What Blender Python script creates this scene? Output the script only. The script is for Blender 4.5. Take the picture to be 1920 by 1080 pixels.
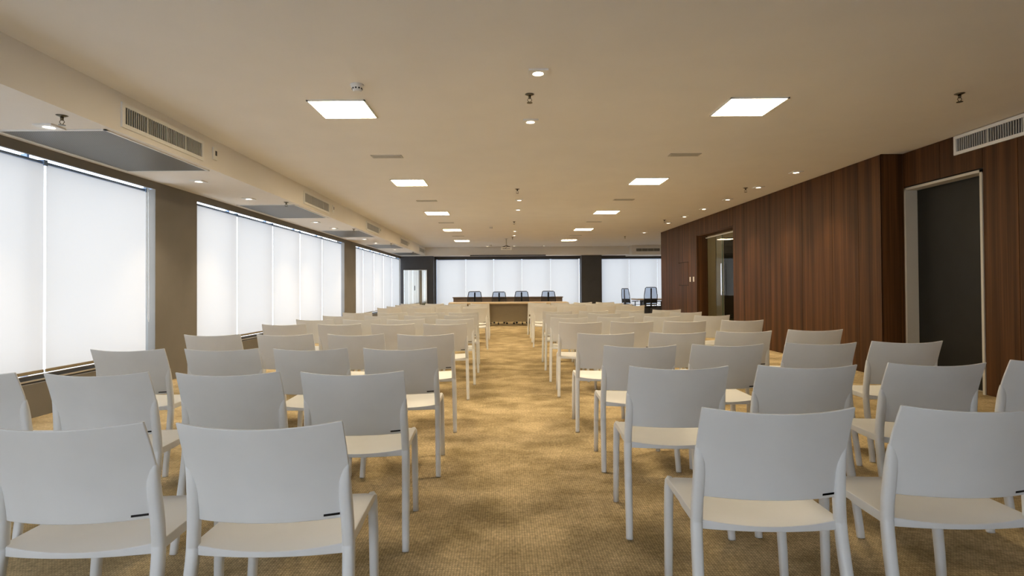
import bpy, bmesh, math, random
from mathutils import Vector, Matrix
random.seed(7)
PI = math.pi
scene = bpy.context.scene
for o in list(bpy.data.objects):
    bpy.data.objects.remove(o)
COL = scene.collection

# ------------------------------------------------------------------ camera, world, light, exposure
cam_d = bpy.data.cameras.new('camera')
cam = bpy.data.objects.new('camera', cam_d)
COL.objects.link(cam)
cam_d.sensor_width = 36.0
cam_d.lens = 36.0 * 1050 / 1920
PITCH = math.radians(0.70); ROLL = math.radians(-0.35)
cam.matrix_world = Matrix.Translation((0, 0, 1.2)) @ Matrix.Rotation(PI/2 + PITCH, 4, 'X') @ Matrix.Rotation(ROLL, 4, 'Z')
cam_d.shift_x = 14.0/1920
cam_d.shift_y = -12.8/1920
cam_d.clip_start = 0.02
scene.camera = cam

world = bpy.data.worlds.new('sky'); scene.world = world
world.use_nodes = True
wb = world.node_tree.nodes['Background']
wb.inputs[0].default_value = (0.90, 0.925, 1.0, 1)
wb.inputs[1].default_value = 4.3

scene.view_settings.view_transform = 'Standard'
scene.view_settings.look = 'None'
scene.view_settings.gamma = 1.0
scene.view_settings.exposure = 0.3
scene.view_settings.use_curve_mapping = False
PANEL_E = 46.0
SPOT_W = 60.0

# ------------------------------------------------------------------ materials
def mat(name, col=(.8, .8, .8), rough=.5, metal=0.0, spec=.5, emit=None, es=1.0):
    m = bpy.data.materials.new(name); m.use_nodes = True
    b = m.node_tree.nodes['Principled BSDF']
    b.inputs['Base Color'].default_value = (*col, 1)
    b.inputs['Roughness'].default_value = rough
    b.inputs['Metallic'].default_value = metal
    b.inputs['Specular IOR Level'].default_value = spec
    if emit:
        b.inputs['Emission Color'].default_value = (*emit, 1)
        b.inputs['Emission Strength'].default_value = es
    return m

def noise_var(m, c1, c2, scale=8, coord='Object', stretch=(1, 1, 1), bump=0.0, detail=3):
    nt = m.node_tree; b = nt.nodes['Principled BSDF']
    tc = nt.nodes.new('ShaderNodeTexCoord'); mp = nt.nodes.new('ShaderNodeMapping')
    mp.inputs['Scale'].default_value = stretch
    n = nt.nodes.new('ShaderNodeTexNoise'); n.inputs['Scale'].default_value = scale; n.inputs['Detail'].default_value = detail
    r = nt.nodes.new('ShaderNodeValToRGB')
    r.color_ramp.elements[0].position = .35; r.color_ramp.elements[1].position = .65
    r.color_ramp.elements[0].color = (*c1, 1); r.color_ramp.elements[1].color = (*c2, 1)
    nt.links.new(tc.outputs[coord], mp.inputs[0]); nt.links.new(mp.outputs[0], n.inputs[0])
    nt.links.new(n.outputs[0], r.inputs[0]); nt.links.new(r.outputs[0], b.inputs['Base Color'])
    if bump:
        bp = nt.nodes.new('ShaderNodeBump'); bp.inputs['Strength'].default_value = bump; bp.inputs['Distance'].default_value = .002
        nt.links.new(n.outputs[0], bp.inputs['Height']); nt.links.new(bp.outputs[0], b.inputs['Normal'])
    return m

M = {}
M['plastic'] = noise_var(mat('white_plastic', rough=.42), (.76, .765, .76), (.79, .795, .79), 6, bump=.05)
M['ceiling'] = noise_var(mat('ceiling_paint', rough=.9, spec=.2), (.81, .79, .765), (.83, .81, .785), 2)
M['soffit'] = noise_var(mat('soffit_paint', rough=.9, spec=.2), (.78, .755, .715), (.80, .775, .735), 2)
M['taupe'] = noise_var(mat('taupe_paint', rough=.75, spec=.3), (.175, .162, .140), (.19, .175, .152), 3)
M['darkgrey'] = noise_var(mat('dark_grey_paint', rough=.7, spec=.3), (.070, .070, .076), (.078, .078, .084), 3)
M['beige'] = mat('beige_paint', (.55, .47, .33), .8)
M['greige'] = mat('greige_trim', (.52, .50, .45), .5)
M['white_metal'] = mat('white_metal', (.78, .78, .76), .4)
M['grille'] = mat('grille_metal', (.55, .55, .53), .45, .2)
M['dark'] = mat('dark_void', (.015, .015, .015), .9)
M['alu'] = mat('aluminium', (.75, .78, .82), .28, 1.0)
M['darkframe'] = mat('anodised_frame', (.10, .11, .13), .4, .5)
M['blueframe'] = mat('blue_grey_frame', (.22, .30, .42), .4, .3)
M['black'] = mat('black_plastic', (.012, .012, .014), .45)
M['mesh'] = None
M['darkdoor'] = noise_var(mat('dark_door_laminate', rough=.5, spec=.25), (.010, .010, .009), (.013, .013, .012), 4)
M['chrome'] = mat('chrome', (.8, .8, .8), .12, 1.0)
M['brass'] = mat('sprinkler_metal', (.16, .14, .10), .35, 1.0)
M['tableply'] = noise_var(mat('beige_laminate', rough=.45), (.24, .195, .12), (.27, .22, .14), 6, stretch=(1, 1, 12))
M['tabletop'] = noise_var(mat('table_top_laminate', rough=.4), (.55, .42, .27), (.60, .47, .31), 5, stretch=(1, 10, 1))
M['sideboard'] = noise_var(mat('sideboard_veneer', rough=.5), (.14, .10, .075), (.18, .135, .10), 6, stretch=(1, 1, 10))
M['leaf'] = noise_var(mat('leaf', rough=.5), (.03, .07, .02), (.08, .13, .04), 9)
M['clay'] = noise_var(mat('clay_pot', rough=.7), (.16, .09, .05), (.20, .11, .06), 9)
M['mirror'] = mat('mirror_glass', (.82, .86, .86), .03, 1.0)
M['greenglass'] = mat('green_glass_edge', (.10, .20, .15), .2)
M['lamp'] = mat('lamp_glow', (1, 1, 1), .5, emit=(1.0, .84, .64), es=14)
M['panel_glow'] = mat('panel_diffuser', (1, 1, .95), .5, emit=(1.0, .80, .50), es=PANEL_E)
M['switch'] = mat('switch_plastic', (.80, .76, .70), .4)

def glass(name, tint=(1, 1, 1), gl=.08):
    m = bpy.data.materials.new(name); m.use_nodes = True
    nt = m.node_tree; nt.nodes.clear()
    out = nt.nodes.new('ShaderNodeOutputMaterial'); mx = nt.nodes.new('ShaderNodeMixShader')
    t = nt.nodes.new('ShaderNodeBsdfTransparent'); t.inputs[0].default_value = (*tint, 1)
    g = nt.nodes.new('ShaderNodeBsdfGlossy'); g.inputs['Roughness'].default_value = .02
    mx.inputs[0].default_value = gl
    nt.links.new(t.outputs[0], mx.inputs[1]); nt.links.new(g.outputs[0], mx.inputs[2]); nt.links.new(mx.outputs[0], out.inputs[0])
    return m
M['glass'] = glass('window_glass', (.93, .97, 1.0), .05)
M['doorglass'] = glass('door_glass', (.86, .86, .80), .05)
M['chairmesh'] = glass('chair_mesh_fabric', (.50, .56, .66), .0)

def blind_material():
    m = bpy.data.materials.new('blind_fabric'); m.use_nodes = True
    nt = m.node_tree; nt.nodes.clear()
    out = nt.nodes.new('ShaderNodeOutputMaterial'); add = nt.nodes.new('ShaderNodeMixShader'); add.inputs[0].default_value = .5
    d = nt.nodes.new('ShaderNodeBsdfDiffuse'); d.inputs[0].default_value = (.78, .76, .72, 1)
    t = nt.nodes.new('ShaderNodeBsdfTranslucent')
    tc = nt.nodes.new('ShaderNodeTexCoord'); n = nt.nodes.new('ShaderNodeTexNoise'); n.inputs['Scale'].default_value = 1.2
    r = nt.nodes.new('ShaderNodeValToRGB')
    r.color_ramp.elements[0].color = (.345, .338, .325, 1); r.color_ramp.elements[1].color = (.365, .358, .345, 1)
    nt.links.new(tc.outputs['Object'], n.inputs[0]); nt.links.new(n.outputs[0], r.inputs[0]); nt.links.new(r.outputs[0], t.inputs[0])
    nt.links.new(d.outputs[0], add.inputs[1]); nt.links.new(t.outputs[0], add.inputs[2]); nt.links.new(add.outputs[0], out.inputs[0])
    return m
M['blind'] = blind_material()

def wood_material():
    m = mat('walnut_veneer', rough=.5, spec=.15)
    nt = m.node_tree; b = nt.nodes['Principled BSDF']
    g = nt.nodes.new('ShaderNodeNewGeometry'); mp = nt.nodes.new('ShaderNodeMapping')
    mp.inputs['Scale'].default_value = (9, 9, .22)
    oi = nt.nodes.new('ShaderNodeObjectInfo')
    comb = nt.nodes.new('ShaderNodeCombineXYZ')
    mu = nt.nodes.new('ShaderNodeMath'); mu.operation = 'MULTIPLY'; mu.inputs[1].default_value = 37
    nt.links.new(oi.outputs['Random'], mu.inputs[0]); nt.links.new(mu.outputs[0], comb.inputs[2])
    nt.links.new(comb.outputs[0], mp.inputs['Location'])
    nt.links.new(g.outputs['Position'], mp.inputs[0])
    n1 = nt.nodes.new('ShaderNodeTexNoise'); n1.inputs['Scale'].default_value = 1.0; n1.inputs['Detail'].default_value = 5
    nt.links.new(mp.outputs[0], n1.inputs[0])
    mp2 = nt.nodes.new('ShaderNodeMapping'); mp2.inputs['Scale'].default_value = (60, 60, .8)
    nt.links.new(g.outputs['Position'], mp2.inputs[0])
    n2 = nt.nodes.new('ShaderNodeTexNoise'); n2.inputs['Scale'].default_value = 1.0; n2.inputs['Detail'].default_value = 3
    nt.links.new(mp2.outputs[0], n2.inputs[0])
    mx = nt.nodes.new('ShaderNodeMix'); mx.inputs[0].default_value = .35
    nt.links.new(n1.outputs[0], mx.inputs[2]); nt.links.new(n2.outputs[0], mx.inputs[3])
    r = nt.nodes.new('ShaderNodeValToRGB')
    e = r.color_ramp.elements
    e[0].position = .34; e[0].color = (.034, .0150, .0055, 1)
    e[1].position = .66; e[1].color = (.135, .058, .021, 1)
    k = e.new(.5); k.color = (.074, .032, .0118, 1)
    nt.links.new(mx.outputs[0], r.inputs[0]); nt.links.new(r.outputs[0], b.inputs['Base Color'])
    return m
M['wood'] = wood_material()

def carpet_material():
    m = mat('carpet_loop', rough=1.0, spec=.05)
    nt = m.node_tree; b = nt.nodes['Principled BSDF']
    g = nt.nodes.new('ShaderNodeNewGeometry')
    # large worn patches
    n = nt.nodes.new('ShaderNodeTexNoise'); n.inputs['Scale'].default_value = 1.5; n.inputs['Detail'].default_value = 6; n.inputs['Roughness'].default_value = .62
    mp = nt.nodes.new('ShaderNodeMapping'); mp.inputs['Scale'].default_value = (1.6, 1.9, 1)
    nt.links.new(g.outputs['Position'], mp.inputs[0]); nt.links.new(mp.outputs[0], n.inputs[0])
    r = nt.nodes.new('ShaderNodeValToRGB'); e = r.color_ramp.elements
    e[0].position = .36; e[0].color = (.36, .275, .145, 1)
    e[1].position = .62; e[1].color = (.68, .535, .315, 1)
    nt.links.new(n.outputs[0], r.inputs[0])
    # fine weave: dark points on a diagonal grid plus short streaks
    n2 = nt.nodes.new('ShaderNodeTexNoise'); n2.inputs['Scale'].default_value = 1.0; n2.inputs['Detail'].default_value = 2
    mp2 = nt.nodes.new('ShaderNodeMapping'); mp2.inputs['Scale'].default_value = (60, 45, 1)
    nt.links.new(g.outputs['Position'], mp2.inputs[0]); nt.links.new(mp2.outputs[0], n2.inputs[0])
    sep = nt.nodes.new('ShaderNodeSeparateXYZ'); nt.links.new(g.outputs['Position'], sep.inputs[0])
    def sinw(sock, k, ph=0):
        a = nt.nodes.new('ShaderNodeMath'); a.operation = 'MULTIPLY_ADD'; a.inputs[1].default_value = k; a.inputs[2].default_value = ph
        nt.links.new(sock, a.inputs[0])
        s = nt.nodes.new('ShaderNodeMath'); s.operation = 'SINE'; nt.links.new(a.outputs[0], s.inputs[0]); return s.outputs[0]
    s1 = sinw(sep.outputs[0], 2*PI/.0125); s2 = sinw(sep.outputs[1], 2*PI/.0155)
    mul = nt.nodes.new('ShaderNodeMath'); mul.operation = 'MAXIMUM'
    nt.links.new(s1, mul.inputs[0]); nt.links.new(s2, mul.inputs[1])
    rr = nt.nodes.new('ShaderNodeMapRange'); rr.inputs[1].default_value = -.6; rr.inputs[2].default_value = .9; rr.inputs[3].default_value = 1.12; rr.inputs[4].default_value = .70
    nt.links.new(mul.outputs[0], rr.inputs[0])
    r2 = nt.nodes.new('ShaderNodeMapRange'); r2.inputs[1].default_value = .3; r2.inputs[2].default_value = .7; r2.inputs[3].default_value = .74; r2.inputs[4].default_value = 1.2
    nt.links.new(n2.outputs[0], r2.inputs[0])
    mm = nt.nodes.new('ShaderNodeMath'); mm.operation = 'MULTIPLY'; nt.links.new(rr.outputs[0], mm.inputs[0]); nt.links.new(r2.outputs[0], mm.inputs[1])
    vm = nt.nodes.new('ShaderNodeVectorMath'); vm.operation = 'SCALE'
    nt.links.new(r.outputs[0], vm.inputs[0]); nt.links.new(mm.outputs[0], vm.inputs['Scale'])
    nt.links.new(vm.outputs[0], b.inputs['Base Color'])
    bp = nt.nodes.new('ShaderNodeBump'); bp.inputs['Strength'].default_value = .4; bp.inputs['Distance'].default_value = .003
    nt.links.new(mm.outputs[0], bp.inputs['Height']); nt.links.new(bp.outputs[0], b.inputs['Normal'])
    return m
M['carpet'] = carpet_material()

# perforated grille sheet: fine holes, too small to pick apart from the floor
def perf_material():
    m = mat('perforated_sheet', (.30, .30, .29), .5, .3)
    nt = m.node_tree; b = nt.nodes['Principled BSDF']
    tc = nt.nodes.new('ShaderNodeNewGeometry'); v = nt.nodes.new('ShaderNodeTexVoronoi'); v.inputs['Scale'].default_value = 55; v.inputs['Randomness'].default_value = 0
    nt.links.new(tc.outputs['Position'], v.inputs[0])
    r = nt.nodes.new('ShaderNodeValToRGB'); e = r.color_ramp.elements
    e[0].position = .30; e[0].color = (.05, .05, .05, 1); e[1].position = .38; e[1].color = (.21, .205, .19, 1)
    nt.links.new(v.outputs['Distance'], r.inputs[0]); nt.links.new(r.outputs[0], b.inputs['Base Color'])
    return m
M['perf'] = perf_material()

# ------------------------------------------------------------------ mesh helpers
def box(bm, x0, x1, y0, y1, z0, z1):
    vs = [bm.verts.new((x, y, z)) for z in (z0, z1) for y in (y0, y1) for x in (x0, x1)]
    for f in ((0, 2, 3, 1), (4, 5, 7, 6), (0, 1, 5, 4), (2, 6, 7, 3), (0, 4, 6, 2), (1, 3, 7, 5)):
        bm.faces.new([vs[i] for i in f])
    return bm

def cyl(bm, c, r0, r1, z0, z1, n=20, cap=True):
    a = [bm.verts.new((c[0]+r0*math.cos(2*PI*i/n), c[1]+r0*math.sin(2*PI*i/n), z0)) for i in range(n)]
    b = [bm.verts.new((c[0]+r1*math.cos(2*PI*i/n), c[1]+r1*math.sin(2*PI*i/n), z1)) for i in range(n)]
    for i in range(n):
        bm.faces.new((a[i], a[(i+1) % n], b[(i+1) % n], b[i]))
    if cap:
        bm.faces.new(a[::-1]); bm.faces.new(b)
    return bm

def tube(bm, pts, rad, n=8, sq=1.0):
    """sweep an ellipse (rad = list of (ru, rv)) along pts"""
    rings = []
    for i, p in enumerate(pts):
        p = Vector(p)
        d = (Vector(pts[min(i+1, len(pts)-1)]) - Vector(pts[max(i-1, 0)])).normalized()
        ref = Vector((1, 0, 0)) if abs(d.x) < .8 else Vector((0, 0, 1))
        v = d.cross(ref).normalized(); u = v.cross(d).normalized()
        ru, rv = rad[i] if isinstance(rad, list) else rad
        ring = []
        for k in range(n):
            a = 2*PI*k/n + PI/n
            ca, sa = math.cos(a), math.sin(a)
            ca = math.copysign(abs(ca)**sq, ca); sa = math.copysign(abs(sa)**sq, sa)
            ring.append(bm.verts.new(p + u*ru*ca + v*rv*sa))
        rings.append(ring)
    for a, b in zip(rings, rings[1:]):
        for k in range(n):
            bm.faces.new((a[k], a[(k+1) % n], b[(k+1) % n], b[k]))
    bm.faces.new(rings[0][::-1]); bm.faces.new(rings[-1])
    return bm

def obj(name, bm, m, parent=None, smooth=False, bevel=0, seg=2):
    bmesh.ops.recalc_face_normals(bm, faces=bm.faces[:])
    me = bpy.data.meshes.new(name); bm.to_mesh(me); bm.free()
    me.materials.append(m)
    if smooth:
        for p in me.polygons: p.use_smooth = True
    o = bpy.data.objects.new(name, me); COL.objects.link(o)
    if parent: o.parent = parent
    if bevel:
        md = o.modifiers.new('bevel', 'BEVEL'); md.width = bevel; md.segments = seg; md.limit_method = 'ANGLE'
    return o

def bx(name, m, x0, x1, y0, y1, z0, z1, parent=None, bevel=0):
    return obj(name, box(bmesh.new(), x0, x1, y0, y1, z0, z1), m, parent, bevel=bevel)

def tag(o, label=None, cat=None, group=None, kind=None):
    if label: o['label'] = label
    if cat: o['category'] = cat
    if group: o['group'] = group
    if kind: o['kind'] = kind
    return o

def empty(name, loc, rz=0):
    o = bpy.data.objects.new(name, None); COL.objects.link(o)
    o.location = loc; o.rotation_euler = (0, 0, rz); o.empty_display_size = .1
    return o

def copy_tree(o, parent=None):
    c = o.copy(); COL.objects.link(c)
    if parent: c.parent = parent
    for ch in list(o.children): copy_tree(ch, c)
    return c

def struct(name, bm, m, label, parent=None, bevel=0):
    o = obj(name, bm, m, parent, bevel=bevel)
    return tag(o, label, 'room', kind='structure')

# ------------------------------------------------------------------ room shell
CE = 2.935; SO = 2.585; XL = -4.46; XR = 4.97; XN = 5.245; YB = 24.5; Y0 = -3.6
WZ0, WZ1 = .40, 2.49          # window opening heights
struct('floor', box(bmesh.new(), XL-.3, 9.2, Y0-.2, YB+.3, -.12, 0), M['carpet'], 'golden tan loop-pile carpet with mottled olive patches')
tag(bpy.data.objects['floor'], cat='floor')
c = struct('ceiling', box(bmesh.new(), XL-.3, 9.2, Y0-.2, YB+.3, CE, CE+.12), M['ceiling'], 'smooth cream plaster ceiling over the whole hall'); tag(c, cat='ceiling')

bm = bmesh.new()              # left window wall
box(bm, XL-.25, XL, Y0, YB, 0, .32)
box(bm, XL-.03, XL, Y0, YB, WZ1, CE)
box(bm, XL-.25, XL-.03, Y0, YB, 2.555, CE)
for a, b, c_ in ((Y0-.2, Y0+.15, 0), (7.15, 8.12, .15), (15.60, 16.8, .13), (24.06, YB, .1)):
    box(bm, XL-.09, XL, a, b, .32, WZ1)
    box(bm, XL-.25, XL-.09, a+c_, b, .32, 2.58)
w = struct('wall_left', bm, M['taupe'], 'taupe painted window wall with broad pillars on the left'); tag(w, cat='wall')

bm = bmesh.new()              # back wall
box(bm, XL-.25, 9.2, YB, YB+.25, 0, .35)
box(bm, XL-.25, 9.2, YB, YB+.03, 2.463, CE)
box(bm, XL-.25, 9.2, YB+.03, YB+.25, 2.58, CE)
for a, b in ((XL-.25, -3.0), (3.31, 4.20), (8.98, 9.2)):
    box(bm, a, b, YB, YB+.25, .35, 2.58)
box(bm, XL, -3.05, YB-.5, YB, 0, SO)      # left corner pillar standing forward
box(bm, 3.31, 4.17, YB-.5, YB, 0, SO)     # pillar between the two far windows
w = struct('wall_back', bm, M['darkgrey'], 'far end wall with dark grey pillars around two wide windows'); tag(w, cat='wall')

bm = bmesh.new()
box(bm, XL-.3, XN+.3, Y0-.2, Y0, 0, .45)
box(bm, XL-.3, XN+.3, Y0-.2, Y0, 2.49, CE)
box(bm, XL-.3, XL+.5, Y0-.2, Y0, .45, 2.49)
box(bm, .6, XN+.3, Y0-.2, Y0, .45, 2.49)
w = struct('wall_rear', bm, M['ceiling'], 'plain wall behind the camera'); tag(w, cat='wall')

bm = bmesh.new()              # far right room beyond the wood wall
box(bm, 9.0, 9.2, 17.6, YB, 0, CE)
box(bm, XN, 9.2, 17.5, 17.73, 0, CE)
w = struct('wall_far_right', bm, M['beige'], 'side wall of the bay beyond the wood wall'); tag(w, cat='wall')

# soffits
bm = bmesh.new()
box(bm, XL, -3.357, Y0, YB, SO, CE)
s = struct('trim_1', bm, M['soffit'], 'long dropped soffit running above the left windows'); tag(s, cat='soffit')
bm = bmesh.new()
box(bm, -3.357, 5.3, 23.7, YB, SO+.005, CE)
box(bm, 5.3, 9.0, 23.3, YB, SO-.03, CE)
s = struct('trim_2', bm, M['soffit'], 'dropped soffit crossing the ceiling above the far windows'); tag(s, cat='soffit')

# right wall backing and wood panels
bm = bmesh.new()
box(bm, XR+.02, XN, 7.38, 12.16, 0, CE)
box(bm, XN, XN+.3, 7.362, 11.2, 0, CE)
box(bm, XR+.02, XN, 14.46, 17.73, 0, CE)
box(bm, XR+.02, XN, 12.16, 14.46, 2.52, CE)
wr = struct('wall_right', bm, M['dark'], 'walnut panelled wall with vertical joints along the right'); tag(wr, cat='wall')
def panel(x0, x1, y0, y1, z0, z1, parent):
    g = .0035
    return bx('panel', M['wood'], x0, x1, y0+g, y1-g, z0+g, z1-g, parent)
ys = [7.36, 7.85, 8.48, 9.34, 9.88, 10.45, 11.02, 11.59, 12.16]
for a, b in zip(ys, ys[1:]): panel(XR, XR+.02, a, b, 0, CE, wr)
for a, b in ((12.16, 12.93), (12.93, 13.70), (13.70, 14.46)): panel(XR, XR+.02, a, b, 2.52, CE, wr)
ys = [14.46, 15.1, 15.96, 16.55, 17.14, 17.75]
for a, b in zip(ys, ys[1:]):
    if abs(a-15.1) < .01:
        panel(XR, XR+.02, a, b, 0, 1.24, wr); panel(XR, XR+.02, a, b, 1.88, CE, wr)
    else: panel(XR, XR+.02, a, b, 0, CE, wr)
bx('panel', M['wood'], XR, XN+.02, 17.732, 17.75, 0, CE, wr)         # end face
bx('panel', M['wood'], XR, XN, 7.362, 7.38, 0, CE, wr)               # return facing the camera
for yy in (12.162, 14.44): bx('panel', M['wood'], XR+.022, XN, yy-.0, yy+.018, 0, 2.52, wr)
bx('panel', M['wood'], XR+.022, XN, 12.18, 14.44, 2.50, 2.52, wr)
bx('access_panel', M['wood'], XR-.004, XR+.02, 15.11, 15.95, 1.25, 1.87, wr)
for y, l in ((14.97, 'white light switch plate nearer the service hatch'), (14.70, 'white light switch plate nearer the glass door opening')):
    s = empty('light_switch', (XR-.012, y, 1.40)); tag(s, l, 'switch')
    bx('plate', M['switch'], 0, .012, -.04, .04, -.065, .065, s, .002)
    bx('rocker', M['white_metal'], -.005, 0, -.018, .018, -.04, .04, s, .001)

bm = bmesh.new()              # recessed near wall with the dark door
box(bm, XN+.02, XN+.3, Y0, 6.12, 0, CE)
box(bm, XN+.02, XN+.3, 6.12, 7.30, 2.47, CE)
box(bm, XN+.02, XN+.3, 7.30, 7.362, 0, CE)
wn = struct('wall_right', bm, M['dark'], 'recessed walnut panelled wall around the dark door, nearest right'); tag(wn, cat='wall')
ys = [6.12, 5.70, 5.08, 4.46, 3.84, 3.22, 2.60, 1.98, 1.0, 0, -1, -2, -3, Y0]
for a, b in zip(ys, ys[1:]): panel(XN, XN+.02, b, a, 0, CE, wn)
panel(XN, XN+.02, 7.32, 7.36, 0, CE, wn)
for a, b in ((6.12, 6.72), (6.72, 7.32)): panel(XN, XN+.02, a, b, 2.485, CE, wn)

# dark door (door_1)
d = empty('door_1', (XN, 6.71, 0)); tag(d, 'tall dark grey flush door in a pale frame, right wall', 'door', kind='structure')
fr = bmesh.new()
box(fr, -.012, .16, -.590, -.560, 0, 2.47); box(fr, -.012, .16, .575, .605, 0, 2.47); box(fr, -.012, .16, -.590, .605, 2.44, 2.47)
obj('door_frame', fr, M['greige'], d)
bx('door_leaf', M['darkdoor'], .14, .18, -.558, .573, .008, 2.438, d)

# glass door opening (door_2) with the corridor behind
bm = bmesh.new()
box(bm, XN+.02, 7.6, 14.9, 15.05, 0, CE-.2)
box(bm, 7.5, 7.6, 11.2, 15.05, 0, CE-.2)
box(bm, XN+.02, 7.6, 11.1, 11.2, 0, CE-.2)
box(bm, XN+.02, 7.6, 11.1, 15.05, CE-.28, CE-.2)
cw = struct('wall_corridor', bm, M['beige'], 'beige corridor walls seen through the glass door'); tag(cw, cat='wall')
d = empty('door_2', (XN, 13.31, 0)); tag(d, 'full-height glass door with long steel bar handle, right wall', 'door', kind='structure')
bx('top_rail', M['white_metal'], -.05, .0, -1.13, 1.13, 2.44, 2.465, d)
bx('floor_rail', M['alu'], -.05, .0, -1.13, 1.13, 0, .03, d)
bx('fixed_pane', M['doorglass'], -.03, -.02, .05, 1.12, .03, 2.44, d)
lf = bx('door_leaf', M['doorglass'], -.045, -.035, -1.12, .06, .035, 2.435, d)
hb = bmesh.new(); tube(hb, [(-.10, -.02, 1.0), (-.10, -.02, 1.75)], (.014, .014), 10)
tube(hb, [(-.10, -.02, 1.1), (-.045, -.02, 1.1)], (.008, .008), 8); tube(hb, [(-.10, -.02, 1.65), (-.045, -.02, 1.65)], (.008, .008), 8)
obj('bar_handle', hb, M['chrome'], d)
bx('edge_strip', M['greenglass'], -.047, -.033, .058, .064, .035, 2.435, d)
e = tag(bx('corridor_panel', M['darkdoor'], 5.84, 7.2, 14.86, 14.898, .01, 2.5), 'dark door panel at the corridor end behind the glass', 'panel')
e = tag(bx('corridor_panel', M['greige'], 5.63, 5.83, 14.87, 14.898, .01, 2.6), 'narrow grey-green upright panel behind the glass door', 'panel')
ld = bpy.data.lights.new('corridor_light', 'POINT'); ld.energy = 9; ld.color = (1, .85, .62); ld.shadow_soft_size = .1
lo = bpy.data.objects.new('corridor_light', ld); COL.objects.link(lo); lo.location = (6.0, 13.4, 2.45)

# ------------------------------------------------------------------ windows
def window(idx, length, blinds_edges, label):
    """window built along local +x, interior towards local -y; returns the empty"""
    w = empty('window_%d' % idx, (0, 0, 0)); tag(w, label, 'window', kind='structure')
    h0, h1 = .345, 2.555
    fb = bmesh.new()
    box(fb, 0, .02, .05, .11, h0, h1); box(fb, length-.02, length, .05, .11, h0, h1)
    box(fb, .02, length-.02, .05, .11, h1-.03, h1); box(fb, .02, length-.02, .05, .11, h0, h0+.04)
    obj('window_frame', fb, M['blueframe'], w)
    mids = [p-.09 for p in blinds_edges[1:-1]]
    for e in mids:
        bx('mullion', M['blueframe'], e-.014, e+.014, .09, .15, h0+.04, h1-.03, w)
    ed = [0.02] + mids + [length-.02]
    for a, b in zip(ed, ed[1:]):
        bx('pane', M['glass'], a+.02, b-.02, .078, .084, h0+.04, h1-.03, w)
    bx('sill', M['darkframe'], 0, length, -.0, .25, .325, .345, w)
    bx('sill_rail', M['alu'], 0, length, -.012, .0, .335, .350, w)
    bx('sill_lip', M['alu'], 0, length, .02, .10, .385, .392, w)
    bx('sill_step', M['darkframe'], 0, length, .03, .10, .345, .385, w)
    return w

ordn = ['first', 'second', 'third', 'fourth', 'fifth', 'sixth', 'seventh', 'eighth', 'ninth', 'tenth']
def blind(length, g=.015):
    """roller blind along local x 0..length, fabric at local y=0"""
    b = empty('roller_blind', (0, 0, 0))
    tb = bmesh.new(); n = 16
    pts0 = []; pts1 = []
    for k in range(n):
        a = 2*PI*k/n
        pts0.append(tb.verts.new((.03, .02+.019*math.cos(a), 2.455+.019*math.sin(a))))
        pts1.append(tb.verts.new((length-.03, .02+.019*math.cos(a), 2.455+.019*math.sin(a))))
    for k in range(n): tb.faces.new((pts0[k], pts0[(k+1) % n], pts1[(k+1) % n], pts1[k]))
    tb.faces.new(pts0); tb.faces.new(pts1[::-1])
    obj('roller_tube', tb, M['blueframe'], b, True)
    fb = bmesh.new(); nx = 10; nz = 2
    gv = [[fb.verts.new((g+(length-2*g)*i/nx, .002*math.sin(i*1.7), .432+(2.440-.432)*j/nz)) for i in range(nx+1)] for j in range(nz+1)]
    for j in range(nz):
        for i in range(nx): fb.faces.new((gv[j][i], gv[j][i+1], gv[j+1][i+1], gv[j+1][i]))
    obj('fabric', fb, M['blind'], b, True)
    bx('bottom_bar', M['tableply'], .012, length-.012, -.008, .008, .402, .434, b, .003)
    for x in (.004, length-.022): bx('bracket', M['blueframe'], x, x+.018, -.01, .05, 2.43, 2.485, b)
    return b

def chain_for(b, x):
    cb = bmesh.new()
    tube(cb, [(x, -.02, 2.44), (x, -.022, 1.2), (x+.003, -.03, .85), (x+.02, -.03, .80), (x+.035, -.025, .85), (x+.03, -.02, 2.44)], (.0025, .0025), 5)
    obj('pull_chain', cb, M['white_metal'], b)

# left windows: local x -> world +Y, local y -> world -X
def place_left(o, y): o.rotation_euler = (0, 0, PI/2); o.location = (XL-.05, y, 0)
w_edges = {
 1: (Y0+.15, 7.30, [-3.27, -1.81, -.35, 1.11, 2.57, 4.03, 5.49, 7.05]),
 2: (8.12, 15.73, [8.14, 9.44, 10.89, 12.35, 13.84, 15.46]),
 3: (16.8, 24.16, [16.85, 17.85, 19.35, 20.85, 22.4, 23.95])}
lw = {1: 'nearest left window, two tall blinds wide in view', 2: 'middle window of the left wall with five blinds', 3: 'farthest window of the left wall near the mirror'}
for k, (a, b, ed) in w_edges.items():
    w = window(k, b-a, [e-a for e in ed], lw[k])
    place_left(w, a)
    n = len(ed)-1
    for i in range(n):
        bl = blind(ed[i+1]-ed[i]); place_left(bl, ed[i])
        if k == 1:
            if i == n-1: tag(bl, 'white roller blind at the right end of the nearest window', 'blind'); chain_for(bl, ed[i+1]-ed[i]-.02)
            elif i == n-2: tag(bl, 'white roller blind cut by the left edge of the photo', 'blind')
            else: tag(bl, 'white roller blind outside the photo, %s from the wall behind the camera' % ordn[i], 'blind', 'blinds beside and behind the camera')
        else:
            tag(bl, 'white roller blind, %s from the camera on the %s left window' % (ordn[i], {2: 'middle', 3: 'farthest'}[k]), 'blind')
        if k > 1: bl['group'] = 'roller blinds of the %s left window' % {2: 'middle', 3: 'farthest'}[k]
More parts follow.
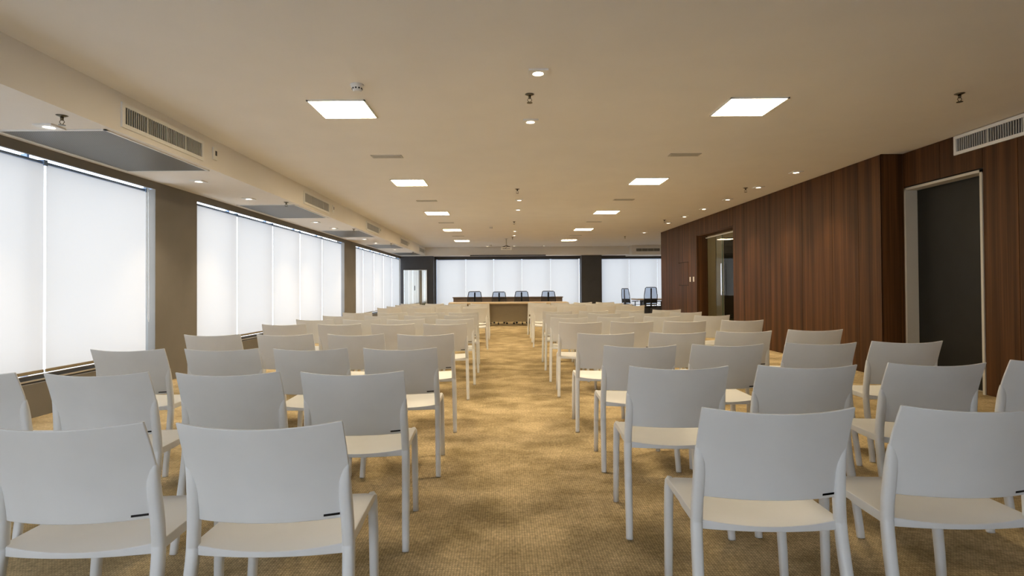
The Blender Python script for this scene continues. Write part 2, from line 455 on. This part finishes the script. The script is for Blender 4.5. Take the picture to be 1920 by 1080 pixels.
# back windows: local y -> world +Y
b_edges = {4: (-3.0, 3.31, [-2.97, -1.70, -.47, .76, 2.02, 3.27]), 5: (4.20, 8.98, [4.23, 5.46, 6.7, 7.9, 8.95])}
for k, (a, b, ed) in b_edges.items():
    w = window(k, b-a, [e-a for e in ed], {4: 'wide far window behind the head table', 5: 'far window behind the meeting table'}[k])
    w.location = (a, YB+.05, 0)
    for i in range(len(ed)-1):
        bl = blind(ed[i+1]-ed[i], .001); bl.location = (ed[i], YB+.05, 0)
        tag(bl, 'white roller blind, %s from the left behind the %s' % (ordn[i], {4: 'head table', 5: 'meeting table'}[k]), 'blind', 'roller blinds of the far wall')

w = empty('window_6', (XL+.5, Y0, 0)); tag(w, 'unseen window added behind the camera for cool light on chair backs', 'window', kind='structure')  # out-of-view opening, added so cool daylight reaches the chair backs and left ceiling
L6 = .6-XL-.5
fb = bmesh.new()
for a in range(7): box(fb, a*(L6-.05)/6, a*(L6-.05)/6+.05, -.12, -.06, .45, 2.49)
box(fb, 0, L6, -.12, -.06, .45, .5); box(fb, 0, L6, -.12, -.06, 2.44, 2.49)
obj('window_frame', fb, M['blueframe'], w)
for a in range(6): bx('pane', M['glass'], a*(L6-.05)/6+.05, (a+1)*(L6-.05)/6, -.093, -.087, .5, 2.44, w)

# mirror-like door on the left corner pillar
mx = empty('mirror_door', (-3.80, 23.975, 0), math.radians(1.0)); tag(mx, 'tall mirrored door with dark handle on the far left pillar', 'door')
bx('mirror_panel', M['mirror'], -.50, .46, -.03, -.01, .06, 1.98, mx)
fb = bmesh.new()
for a, b2, c1, c2 in ((-.52, -.50, .04, 2.0), (.46, .48, .04, 2.0), (-.52, .48, 1.98, 2.0), (-.52, .48, .04, .06)): box(fb, a, b2, -.035, -.0, c1, c2)
obj('door_frame', fb, M['white_metal'], mx)
bx('handle', M['black'], -.055, -.03, -.06, -.03, 1.12, 1.32, mx)

# projection screen housing
tag(bx('screen_housing', M['black'], -1.45, 1.75, 23.62, 23.70, SO-.03, SO+.012), 'long black projection screen slot under the far soffit', 'screen')

# ------------------------------------------------------------------ ceiling fittings
def light_panel(x, y, i, side):
    p = empty('ceiling_light', (x, y, CE)); H = .27
    tag(p, 'square lit ceiling panel, %s ahead of the camera in the %s row' % (ordn[i], side) if i >= 0 else 'square lit ceiling panel above or behind the camera, %s row, %s' % (side, 'overhead' if y > 0 else 'behind'), 'ceiling light', 'square ceiling light panels')
    fb = bmesh.new()
    for a in ((-H, H, -H, -H+.014), (-H, H, H-.014, H), (-H, -H+.014, -H, H), (H-.014, H, -H, H)):
        box(fb, a[0], a[1], a[2], a[3], -.012, 0)
    obj('frame', fb, M['white_metal'], p)
    bx('diffuser', M['panel_glow'], -H+.014, H-.014, -H+.014, H-.014, -.008, -.002, p)
for i in range(5):
    light_panel(-1.54, 5.38+3.75*i, i, 'left'); light_panel(2.355, 5.38+3.75*i, i, 'right')

spot_d = bpy.data.lights.new('downlight_beam', 'SPOT'); spot_d.energy = SPOT_W; spot_d.color = (1, .80, .56); spot_d.spot_size = math.radians(85); spot_d.spot_blend = .8; spot_d.shadow_soft_size = .03
def make_downlight():
    p = empty('downlight', (0, 0, 0))
    fb = bmesh.new(); H = .078
    n = 24; R = .046
    # square plate with a round hole
    outer = []; inner = []
    for k in range(n):
        a = 2*PI*k/n; ca, sa = math.cos(a), math.sin(a); s = H/max(abs(ca), abs(sa))
        outer.append((s*ca, s*sa)); inner.append((R*ca, R*sa))
    vo = [fb.verts.new((x, y, -.014)) for x, y in outer]; vi = [fb.verts.new((x, y, -.014)) for x, y in inner]
    vt = [fb.verts.new((x, y, 0)) for x, y in outer]; vc = [fb.verts.new((x*.8, y*.8, -.001)) for x, y in inner]
    for k in range(n):
        j = (k+1) % n
        fb.faces.new((vo[k], vi[k], vi[j], vo[j])); fb.faces.new((vo[k], vo[j], vt[j], vt[k])); fb.faces.new((vi[k], vc[k], vc[j], vi[j]))
    obj('trim', fb, M['white_metal'], p)
    lb = bmesh.new(); cyl(lb, (0, 0), .034, .036, -.009, -.001, 20); obj('lamp', lb, M['lamp'], p)
    return p
proto = make_downlight(); first = [True]
def downlight(x, y, z, label, group):
    p = proto if first[0] else copy_tree(proto); first[0] = False
    p.location = (x, y, z); tag(p, label, 'downlight', group)
    s = bpy.data.objects.new('downlight_beam', spot_d); COL.objects.link(s); s.location = (x, y, z-.02); s.parent = None
    return p
cd = [(.28, 4.49), (.28, 5.81), (.30, 11.02), (.31, 12.37), (.32, 17.05), (.33, 18.42), (.40, 23.1), (1.64, 23.1), (-.70, 23.1)]
cl = ['nearest small downlight on the aisle line, before the sprinkler', 'second small downlight on the aisle line, after the sprinkler', 'third small downlight along the aisle line', 'fourth small downlight along the aisle line',
      'fifth small downlight along the aisle line', 'sixth small downlight along the aisle line', 'far downlight near the soffit, middle of three', 'far downlight near the soffit, rightmost of three', 'far downlight near the soffit, leftmost of three']
for (x, y), l in zip(cd, cl): downlight(x, y, CE, l, 'downlights along the aisle')
for i, y in enumerate((7.20, 8.49, 9.75, 11.10, 12.43, 13.76, 15.12, 17.73)[1:]):
    downlight(4.44, y, CE, 'small downlight washing the wood wall, %s from the camera' % ordn[i], 'downlights along the wood wall')
downlight(6.6, 22.9, CE, 'downlight over the meeting table by the wall corner', 'downlights beyond the wood wall')
for i, (x, y) in enumerate([(-3.82, 4.69), (-3.88, 7.1), (-3.88, 8.5), (-3.88, 11.5), (-3.87, 12.7), (-3.87, 15.5), (-3.87, 16.85), (-3.87, 19.8)]):
    downlight(x, y, SO, 'small downlight under the left soffit, %s from the camera' % ordn[i], 'downlights under the left soffit')

def make_sprinkler():
    p = empty('sprinkler', (0, 0, 0))
    b = bmesh.new(); cyl(b, (0, 0), .018, .042, -.012, -.001, 18); obj('escutcheon', b, M['brass'], p, True)
    b = bmesh.new(); cyl(b, (0, 0), .011, .013, -.04, -.012, 12); obj('body', b, M['brass'], p, True)
    b = bmesh.new()
    for s in (-1, 1): tube(b, [(s*.010, 0, -.036), (s*.020, 0, -.052), (s*.004, 0, -.074)], (.003, .003), 6)
    obj('frame_arms', b, M['brass'], p, True)
    b = bmesh.new(); cyl(b, (0, 0), .026, .024, -.078, -.074, 16); obj('deflector', b, M['brass'], p)
    return p
sp = make_sprinkler(); fs = [True]
def sprinkler(x, y, z, label, group):
    p = sp if fs[0] else copy_tree(sp); fs[0] = False
    p.location = (x, y, z); tag(p, label, 'sprinkler', group)
for (x, y, l) in [(.235, 5.0, 'nearest sprinkler on the aisle line between two downlights'), (.235, 9.8, 'second sprinkler along the aisle line'), (.26, 14.6, 'third sprinkler along the aisle line'), (.285, 19.2, 'farthest sprinkler along the aisle line by the projector'),
                  (4.11, 19.05, 'far sprinkler alone near the end of the wood wall'), (4.13, 5.05, 'sprinkler near the dark door, upper right of the photo'), (4.14, 14.44, 'third sprinkler from the camera near the wood wall'), (4.25, 9.83, 'second sprinkler from the camera near the wood wall')]:
    sprinkler(x, y, CE, l, 'ceiling sprinklers')
for i, (x, y) in enumerate([(-3.49, 4.41), (-3.46, 8.88), (-3.47, 12.9), (-3.46, 17.1), (-3.46, 21.2)]):
    sprinkler(x, y, SO, 'sprinkler under the left soffit, %s from the camera' % ordn[i], 'sprinklers under the left soffit')

def smoke(x, y, label):
    p = empty('smoke_detector', (x, y, CE)); tag(p, label, 'smoke detector')
    b = bmesh.new(); cyl(b, (0, 0), .052, .058, -.022, -.0005, 28); obj('base', b, M['white_metal'], p, True)
    b = bmesh.new(); cyl(b, (0, 0), .036, .048, -.05, -.022, 28, False); cyl(b, (0, 0), .030, .036, -.058, -.05, 28); obj('cap', b, M['white_metal'], p)
    for k in range(10):
        a = 2*PI*k/10
        b = bmesh.new(); box(b, -.007, .007, -.002, .002, -.006, .006)
        s = obj('vent_slot', b, M['black'], p); s.location = (.0425*math.sin(a), -.0425*math.cos(a), -.036); s.rotation_euler = (0, 0, a)
smoke(-1.243, 4.74, 'white smoke detector above the nearest left light panel')
smoke(-.372, 15.8, 'small smoke detector left of the aisle line, mid distance')
smoke(-.56, 22.4, 'far smoke detector left of the projector')

def ceiling_vent(x, y, i, side):
    p = empty('ceiling_vent', (x, y, CE)); tag(p, 'slim grey ceiling vent, %s from the camera in the %s row' % (ordn[i], side), 'vent', 'slim ceiling vents')
    W, H = .20, .075; b = bmesh.new()
    for a in ((-W, W, -H, -H+.018), (-W, W, H-.018, H), (-W, -W+.018, -H, H), (W-.018, W, -H, H)): box(b, a[0], a[1], a[2], a[3], -.008, 0)
    obj('frame', b, M['greige'], p)
    b = bmesh.new(); box(b, -W+.018, W-.018, -H+.018, H-.018, -.002, -.0005); obj('backing', b, M['dark'], p)
    b = bmesh.new()
    for k in range(6):
        yy = -H+.026+k*.0195; box(b, -W+.018, W-.018, yy, yy+.011, -.007, -.003)
    tag(obj('slats', b, M['greige'], p), kind='stuff')
for i, y in enumerate((7.32, 11.06, 14.78, 18.6)):
    ceiling_vent(-1.53, y, i, 'left'); ceiling_vent(2.37, y, i, 'right')

# wall vents: grille along local x, face towards local -y
def wall_vent(length, z0, z1, label, group=None, pitch=.03):
    p = empty('wall_vent', (0, 0, 0)); tag(p, label, 'vent', group); F = .035
    b = bmesh.new()
    box(b, 0, length, -.018, 0, z0, z0+F); box(b, 0, length, -.018, 0, z1-F, z1); box(b, 0, F, -.018, 0, z0+F, z1-F); box(b, length-F, length, -.018, 0, z0+F, z1-F)
    obj('frame', b, M['white_metal'], p)
    bx('backing', M['dark'], F, length-F, -.003, -.001, z0+F, z1-F, p)
    b = bmesh.new(); n = int((length-2*F)/pitch)
    for k in range(n):
        x = F+.006+k*(length-2*F-.01)/n; box(b, x, x+.008, -.014, -.004, z0+F, z1-F)
    tag(obj('slats', b, M['grille'], p), kind='stuff')
    for k in range(1, 4):
        x = F+(length-2*F)*k/4; bx('divider', M['grille'], x-.007, x+.007, -.016, -.004, z0+F, z1-F, p)
    return p
for i, (y, L) in enumerate(((4.89, 1.33), (9.35, 1.35), (13.6, 1.35), (18.05, 1.35), (22.05, 1.35))):
    v = wall_vent(L, 2.635, 2.855, 'louvred air vent on the left soffit face, %s from the camera' % ordn[i], 'vents on the left soffit')
    v.rotation_euler = (0, 0, PI/2); v.location = (-3.357, y, 0)
v = wall_vent(1.75, 2.705, 2.925, 'louvred air vent above the dark door on the right wall'); v.rotation_euler = (0, 0, -PI/2); v.location = (XN, 6.49, 0)
v = wall_vent(1.05, 2.66, 2.85, 'dark louvred vent on the far soffit beside the wood wall'); v.location = (5.45, 23.3, 0)
for i, y in enumerate((6.47, 10.95, 15.1, 19.6, 23.55)):
    t = empty('thermostat', (-3.357, y, 2.775)); tag(t, 'small thermostat on the left soffit, %s from the camera' % ordn[i], 'thermostat', 'thermostats on the left soffit')
    bx('housing', M['white_metal'], 0, .018, -.045, .045, -.07, .07, t, .003)
    bx('display', M['black'], .018, .020, -.005, .032, -.02, .035, t)
def grille(y0, y1, i):
    p = empty('return_grille', (-3.89, (y0+y1)/2, SO)); tag(p, 'large perforated return grille under the left soffit, %s from the camera' % ordn[i], 'grille', 'perforated grilles under the left soffit')
    h = (y1-y0)/2; b = bmesh.new(); X = .475
    for a in ((-X, X, -h, -h+.02), (-X, X, h-.02, h), (-X, -X+.02, -h, h), (X-.02, X, -h, h)): box(b, a[0], a[1], a[2], a[3], -.01, 0)
    obj('frame', b, M['white_metal'], p)
    bx('perforated_sheet', M['perf'], -X+.02, X-.02, -h+.02, h-.02, -.005, -.002, p)
for i, (a, b_) in enumerate(((4.79, 6.48), (9.12, 10.85), (13.2, 14.9), (17.45, 19.1), (21.4, 23.1))): grille(a, b_, i)

# projector hanging from the ceiling
pj = empty('projector', (.07, 19.6, 2.60)); tag(pj, 'white projector hanging from a ceiling pole above the aisle', 'projector')
bx('body', M['white_metal'], -.19, .19, -.14, .14, -.06, .03, pj, .015)
b = bmesh.new(); cyl(b, (0, 0), .02, .02, .09, .33, 12); cyl(b, (0, 0), .06, .06, .325, .334, 18); obj('pole', b, M['greige'], pj)
b = bmesh.new()
for dx, dy in ((-.13, -.1), (.13, -.1), (-.13, .1), (.13, .1)): tube(b, [(0, 0, .10), (dx*.4, dy*.4, .06), (dx, dy, .035)], (.010, .010), 6)
obj('bracket', b, M['black'], pj)
b = bmesh.new(); tube(b, [(-.06, -.145, -.045), (-.02, -.147, -.01), (.03, -.145, .03), (0, -.08, .08)], (.006, .006), 6); obj('cable', b, M['black'], pj)
for k in range(5): bx('port', M['black'], -.12+k*.05, -.09+k*.05, -.143, -.14, -.04, -.02, pj)

# ------------------------------------------------------------------ white plastic chairs
TOPW, T = .47, .824
PROF = [(0, .005), (.10, .022), (.20, .045), (.30, .068), (.38, .084), (.43, .090), (.48, .091), (.54, .087), (.60, .078), (.66, .064), (.72, .044), (.77, .023), (.81, .006), (.85, -.012)]
def prof(h):
    for (a, pa), (b, pb) in zip(PROF, PROF[1:]):
        if h <= b: return pa+(pb-pa)*(h-a)/(b-a)
    return PROF[-1][1]
def halfw(h):   # outer half width
    if h > .63: return .240+(.235-.240)*(h-.63)/.19
    if h > .43: return .249+(.240-.249)*(h-.43)/.20
    return .258+(.249-.258)*h/.43
YT = -.27        # y of the top corners, local

def make_chair():
    c = empty('stacking_chair', (0, 0, 0))
    # backrest: curved shell
    b = bmesh.new(); NX, NZ = 16, 10; th = .011
    def P(s, t, off):
        h = .517+(T-.517)*t
        h -= .013*t*(1-s*s)                       # top edge dips in the middle
        hw = halfw(h) - .016*(1-t)**4
        cur = .046+.004*t
        y = YT+prof(h)-cur*(1-s*s)+.012
        nrm = Vector((-2*cur*s/hw*.5, 1, 0)).normalized()
        return Vector((s*hw, y, h))+nrm*off
    fr, bk = [], []
    for j in range(NZ+1):
        fr.append([b.verts.new(P(-1+2*i/NX, j/NZ, th/2)) for i in range(NX+1)])
        bk.append([b.verts.new(P(-1+2*i/NX, j/NZ, -th/2)) for i in range(NX+1)])
    for j in range(NZ):
        for i in range(NX):
            b.faces.new((fr[j][i], fr[j][i+1], fr[j+1][i+1], fr[j+1][i])); b.faces.new((bk[j][i], bk[j+1][i], bk[j+1][i+1], bk[j][i+1]))
    for j in range(NZ):
        for i, f in ((0, 0), (NX, 1)): b.faces.new((fr[j][i], fr[j+1][i], bk[j+1][i], bk[j][i]))
    for i in range(NX):
        for j in (0, NZ): b.faces.new((fr[j][i], bk[j][i], bk[j][i+1], fr[j][i+1]))
    o = obj('backrest', b, M['plastic'], c, True, .0035, 3); o.modifiers.new('wn', 'WEIGHTED_NORMAL').keep_sharp = False
    # seat: saddle-shaped slab with rounded skirt
    b = bmesh.new(); NX, NY = 14, 12; yr, yf = YT+.092, YT+.53; SH = .448
    def S(s, t, top):
        hw = .232+(.226-.232)*t
        y = yr+(yf-yr)*t
        if t < .12: y -= .026*(1-s*s)*(1-t/.12)
        if t > .9: y -= .012*(abs(s)**6)
        z = SH-.016*(1-s*s)*(1-.55*t)-.016*max(0, (t-.86)/.14)**2
        if abs(s) > .999 or t in (0, 1): z -= .004
        if not top: z = (.413 if t < .5 else .418)-.002; 
        return (s*hw, y, z)
    tp = [[b.verts.new(S(-1+2*i/NX, j/NY, True)) for i in range(NX+1)] for j in range(NY+1)]
    bt = [[b.verts.new(S(-1+2*i/NX, j/NY, False)) for i in range(NX+1)] for j in range(NY+1)]
    for j in range(NY):
        for i in range(NX):
            b.faces.new((tp[j][i], tp[j][i+1], tp[j+1][i+1], tp[j+1][i])); b.faces.new((bt[j][i], bt[j+1][i], bt[j+1][i+1], bt[j][i+1]))
        for i in (0, NX): b.faces.new((tp[j][i], tp[j+1][i], bt[j+1][i], bt[j][i]))
    for i in range(NX):
        for j in (0, NY): b.faces.new((tp[j][i], bt[j][i], bt[j][i+1], tp[j][i+1]))
    o = obj('seat', b, M['plastic'], c, True, .006, 3); o.modifiers.new('wn', 'WEIGHTED_NORMAL').keep_sharp = False
    for s in (-1, 1):
        # rear leg rises past the seat and blends into the edge of the back
        b = bmesh.new(); pts = []; rad = []
        for h in (0, .01, .08, .16, .24, .32, .40, .432, .436, .44, .50, .56, .60, .63, .65, .67, .685):
            ru, rv = .0185, .0185
            if h < .4: ru = .0165+.002*h/.4; rv = .017+.003*h/.4
            if h in (.436,): ru -= .0012; rv -= .0012
            if h > .58: k = (h-.58)/.105; ru *= 1-.50*k**3; rv *= 1-.62*k*k
            pts.append((s*(halfw(h)-ru+ (.001 if h > .6 else 0)), YT+prof(h)+.004+(.008*max(0, (h-.58)/.105)), h)); rad.append((ru, rv))
        tube(b, pts, rad, 12, .72)
        obj('leg', b, M['plastic'], c, True)
        b = bmesh.new()
        pts = [(s*.226, yf-.050, 0), (s*.223, yf-.042, .15), (s*.219, yf-.030, .30), (s*.2145, yf-.022, .40), (s*.213, yf-.021, .424), (s*.210, yf-.023, .438)]
        tube(b, pts, [(.0150, .0165), (.0160, .018), (.0170, .019), (.0175, .0195), (.0165, .018), (.011, .012)], 12, .72)
        obj('leg', b, M['plastic'], c, True)
    # small dark maker's tag low on the back
    b = bmesh.new()
    vs = []
    for s in (.70, .80, .89):
        for t, off in ((.035, -th/2-.0012), (.058, -th/2-.0012)): vs.append(b.verts.new(P(s, t, off)))
    for k in (0, 2): b.faces.new((vs[k], vs[k+1], vs[k+3], vs[k+2]))
    r = bmesh.ops.solidify(b, geom=b.faces[:], thickness=.0011)
    tg = obj('tag', b, M['black'], c); tag(tg, 'small black maker tag')
    return c

ch0 = make_chair(); fc = [True]
def place_chair(x, y, rz, label, group):
    """(x, y) is the middle of the top edge's corners"""
    c = ch0 if fc[0] else copy_tree(ch0); fc[0] = False
    ca, sa = math.cos(rz), math.sin(rz)
    c.location = (x - (-sa)*YT*1.0, y - ca*YT, 0); c.rotation_euler = (0, 0, rz)
    tag(c, label, 'chair', group)
LEFT = [
 [(-.70, 1.59), (-1.27, 1.59)],
 [(-.70, 2.56), (-1.27, 2.56), (-1.88, 2.57), (-2.50, 2.58)],
 [(-.67, 3.57), (-1.245, 3.58), (-1.82, 3.59), (-2.43, 3.60)],
 [(-.66, 4.66), (-1.25, 4.69), (-1.86, 4.73), (-2.48, 4.74)],
 [(-.64, 6.02), (-1.21, 6.05), (-1.80, 6.09), (-2.41, 6.1)],
 [(-.62, 6.95), (-1.235, 6.97), (-1.79, 7.0), (-2.38, 7.01)],
 [(-.62, 7.92), (-1.19, 7.94), (-1.76, 7.96), (-2.36, 7.97)],
 [(-.65, 8.86), (-1.19, 8.88), (-1.80, 8.95), (-2.37, 9.0)],
 [(-.58, 10.92), (-1.12, 11.0), (-1.68, 11.05), (-2.29, 11.1)],
 [(-.61, 11.95), (-1.17, 11.98), (-1.74, 12.0), (-2.30, 12.02)],
 [(-.60, 12.95), (-1.16, 12.97), (-1.74, 13.0), (-2.31, 13.02)],
 [(-.62, 14.0), (-1.18, 14.03), (-1.76, 14.05), (-2.38, 14.08)]]
RIGHT = [
 [(.85, 1.74), (1.48, 1.75)],
 [(.83, 2.67), (1.45, 2.68), (2.11, 2.73), (2.78, 2.81)],
 [(.88, 3.64), (1.47, 3.69), (2.12, 3.75), (2.74, 3.81)],
 [(.84, 4.65), (1.45, 4.69), (2.04, 4.77), (2.71, 4.88)],
 [(.83, 6.14), (1.41, 6.2), (2.01, 6.24), (2.70, 6.35)],
 [(.82, 7.12), (1.43, 7.2), (2.05, 7.28), (2.76, 7.45)],
 [(.83, 8.12), (1.46, 8.2), (2.09, 8.32), (2.74, 8.46)],
 [(.85, 9.04), (1.45, 9.12), (2.06, 9.22), (2.72, 9.40)],
 [(.82, 11.3), (1.44, 11.4), (2.05, 11.5), (2.70, 11.75)],
 [(.84, 12.3), (1.42, 12.4), (2.04, 12.5), (2.64, 12.6)],
 [(.85, 13.3), (1.43, 13.35), (2.02, 13.4), (2.62, 13.5)],
 [(.83, 14.3), (1.42, 14.35), (2.01, 14.4), (2.60, 14.5)]]
rown = ['nearest', 'second', 'third', 'fourth', 'fifth', 'sixth', 'seventh', 'eighth', 'ninth', 'tenth', 'eleventh', 'farthest']
seatn = ['aisle seat', 'second seat from the aisle', 'third seat from the aisle', 'fourth seat from the aisle']
rnd = random.Random(3)
for side, rows, sg in (('left', LEFT, 1), ('right', RIGHT, -1)):
    for i, row in enumerate(rows):
        for j, (x, y) in enumerate(row):
            yaw = math.radians(sg*1.8+rnd.uniform(-.9, .9))
            if side == 'right': yaw += math.radians(.0)
            place_chair(x, y, yaw, 'white plastic chair, %s block, %s row, %s' % (side, rown[i], seatn[j]), 'white plastic chairs in rows')

# ------------------------------------------------------------------ far end furniture
t = empty('head_table', (.12, 17.9, 0)); tag(t, 'long beige head table facing the chair rows at the aisle end', 'table')
bx('tabletop', M['tabletop'], -1.88, 1.88, -.35, .40, .70, .75, t, .006)
bx('front_panel', M['tableply'], -1.82, 1.82, -.16, -.135, .13, .70, t)
for x in (-1.84, -.62, .60, 1.80): bx('leg', M['tableply'], x, x+.04, -.26, .34, 0, .70, t)
sb = empty('sideboard', (.12, 21.2, 0)); tag(sb, 'low brown sideboard behind the head table chairs', 'sideboard')
bx('body', M['sideboard'], -2.04, 2.04, -.22, .26, .06, .83, sb)
bx('top', M['sideboard'], -2.07, 2.07, -.26, .28, .83, .865, sb)
bx('plinth', M['black'], -2.0, 2.0, -.19, .24, 0, .06, sb)
for k in range(6):
    x = -2.02+k*.6745
    dd = bx('door', M['sideboard'], x+.02, x+.65, -.245, -.222, .09, .80, sb)
    bx('handle', M['chrome'], x+.60, x+.615, -.265, -.246, .40, .55, dd)
def office_chair(x, y, rz, label, group, back_h=1.08):
    c = empty('office_chair', (x, y, 0), rz); tag(c, label, 'office chair', group)
    # sitter faces local +y; back at local -y
    H = back_h; b0 = .60; W0, W1 = .235, .20
    b = bmesh.new()
    pts = [(-W0, -.20, b0), (-W0-.004, -.225, (b0+H)/2), (-W1, -.25, H-.02), (-W1+.03, -.252, H), (W1-.03, -.252, H), (W1, -.25, H-.02), (W0+.004, -.225, (b0+H)/2), (W0, -.20, b0), (W0-.04, -.19, b0-.03), (-W0+.04, -.19, b0-.03), (-W0, -.20, b0)]
    tube(b, pts, (.014, .012), 8); obj('backrest_frame', b, M['black'], c, True)
    b = bmesh.new()
    vs = [b.verts.new(v) for v in ((-W0, -.203, b0), (0, -.19, b0-.02), (W0, -.203, b0), (W1, -.25, H-.01), (0, -.235, H-.01), (-W1, -.25, H-.01))]
    b.faces.new((vs[0], vs[1], vs[4], vs[5])); b.faces.new((vs[1], vs[2], vs[3], vs[4])); obj('mesh_back', b, M['chairmesh'], c)
    bx('lumbar_pad', M['black'], -W0+.015, W0-.015, -.225, -.195, b0+.02, b0+.30*(H-b0), c, .008)
    b = bmesh.new(); tube(b, [(0, -.10, .42), (0, -.26, .46), (0, -.27, .62), (0, -.285, H-.03)], (.028, .014), 8); obj('spine', b, M['black'], c, True)
    bx('seat', M['black'], -.24, .24, -.20, .26, .44, .50, c, .025)
    for s in (-1, 1):
        b = bmesh.new(); tube(b, [(s*.20, 0, .45), (s*.28, 0, .47), (s*.285, 0, .66)], (.016, .02), 8); box(b, s*.285-.035, s*.285+.035, -.13, .14, .66, .69)
        obj('armrest', b, M['black'], c, False, .006)
    b = bmesh.new(); cyl(b, (0, 0), .028, .022, .09, .44, 12); obj('gas_column', b, M['black'], c, True)
    for k in range(5):
        a = 2*PI*k/5+.3; dx, dy = math.cos(a), math.sin(a)
        b = bmesh.new(); tube(b, [(0, 0, .11), (dx*.15, dy*.15, .095), (dx*.29, dy*.29, .075)], [(.024, .016), (.02, .014), (.014, .012)], 8)
        lg = obj('base_arm', b, M['black'], c, True)
        b = bmesh.new(); tube(b, [(dx*.29-dy*.022, dy*.29+dx*.022, .030), (dx*.29+dy*.022, dy*.29-dx*.022, .030)], (.030, .030), 14); obj('castor', b, M['black'], lg, True)
    return c
g = 'office chairs behind the head table'
for px, l in ((889, 'black mesh office chair behind the head table, leftmost of four'), (935, 'black mesh office chair behind the head table, second from left'), (978.5, 'black mesh office chair behind the head table, third from left'), (1028.5, 'black mesh office chair behind the head table, rightmost of four')):
    office_chair((px-946)*18.75/1050, 18.75, PI+random.uniform(-.05, .05), l, g, 1.085 if px != 935 else 1.07)
mt = empty('meeting_table', (5.75, 21.6, 0)); tag(mt, 'wooden meeting table beyond the end of the wood wall', 'table')
bx('tabletop', M['tabletop'], -.75, .95, -.55, .55, .71, .755, mt, .005)
for x in (-.45, .55): bx('leg', M['darkframe'], x, x+.08, -.35, .35, 0, .71, mt)
g = 'office chairs at the meeting table'
office_chair(5.35, 20.75, .02, 'black mesh office chair seen from behind at the meeting table', g, 1.19)
office_chair(4.78, 21.3, -PI/2+.45, 'black mesh office chair side-on at the meeting table end', g, 1.15)
office_chair(6.05, 20.75, .25, 'black mesh office chair half hidden by the wood wall', g, 1.12)
# cable box on the tables' aisle line
pl = empty('potted_plant', (-3.34, 23.3, 0)); tag(pl, 'leafy potted plant in front of the far left pillar', 'plant')
b = bmesh.new(); cyl(b, (0, 0), .11, .15, 0, .30, 20); obj('pot', b, M['clay'], pl, True)
r3 = random.Random(5)
for k in range(26):
    a = r3.uniform(0, 2*PI); L = r3.uniform(.16, .32); z0 = r3.uniform(.30, .50); up = r3.uniform(.1, .3)
    b = bmesh.new(); dx, dy = math.cos(a), math.sin(a); px, py = -dy, dx
    prev = None
    for q in range(6):
        t_ = q/5; wv = .028*math.sin(PI*min(1, t_*.92+.05)); cx, cy, cz = dx*L*t_, dy*L*t_, z0+up*t_-.18*t_*t_
        v1 = b.verts.new((cx+px*wv, cy+py*wv, cz)); v2 = b.verts.new((cx, cy, cz-.008)); v3 = b.verts.new((cx-px*wv, cy-py*wv, cz))
        if prev: b.faces.new((prev[0], prev[1], v2, v1)); b.faces.new((prev[1], prev[2], v3, v2))
        prev = (v1, v2, v3)
    obj('leaf', b, M['leaf'], pl, True)
b = bmesh.new()
for k in range(5): tube(b, [(0, 0, .28), (r3.uniform(-.05, .05), r3.uniform(-.05, .05), .52)], (.006, .006), 5)
obj('stem', b, M['leaf'], pl)
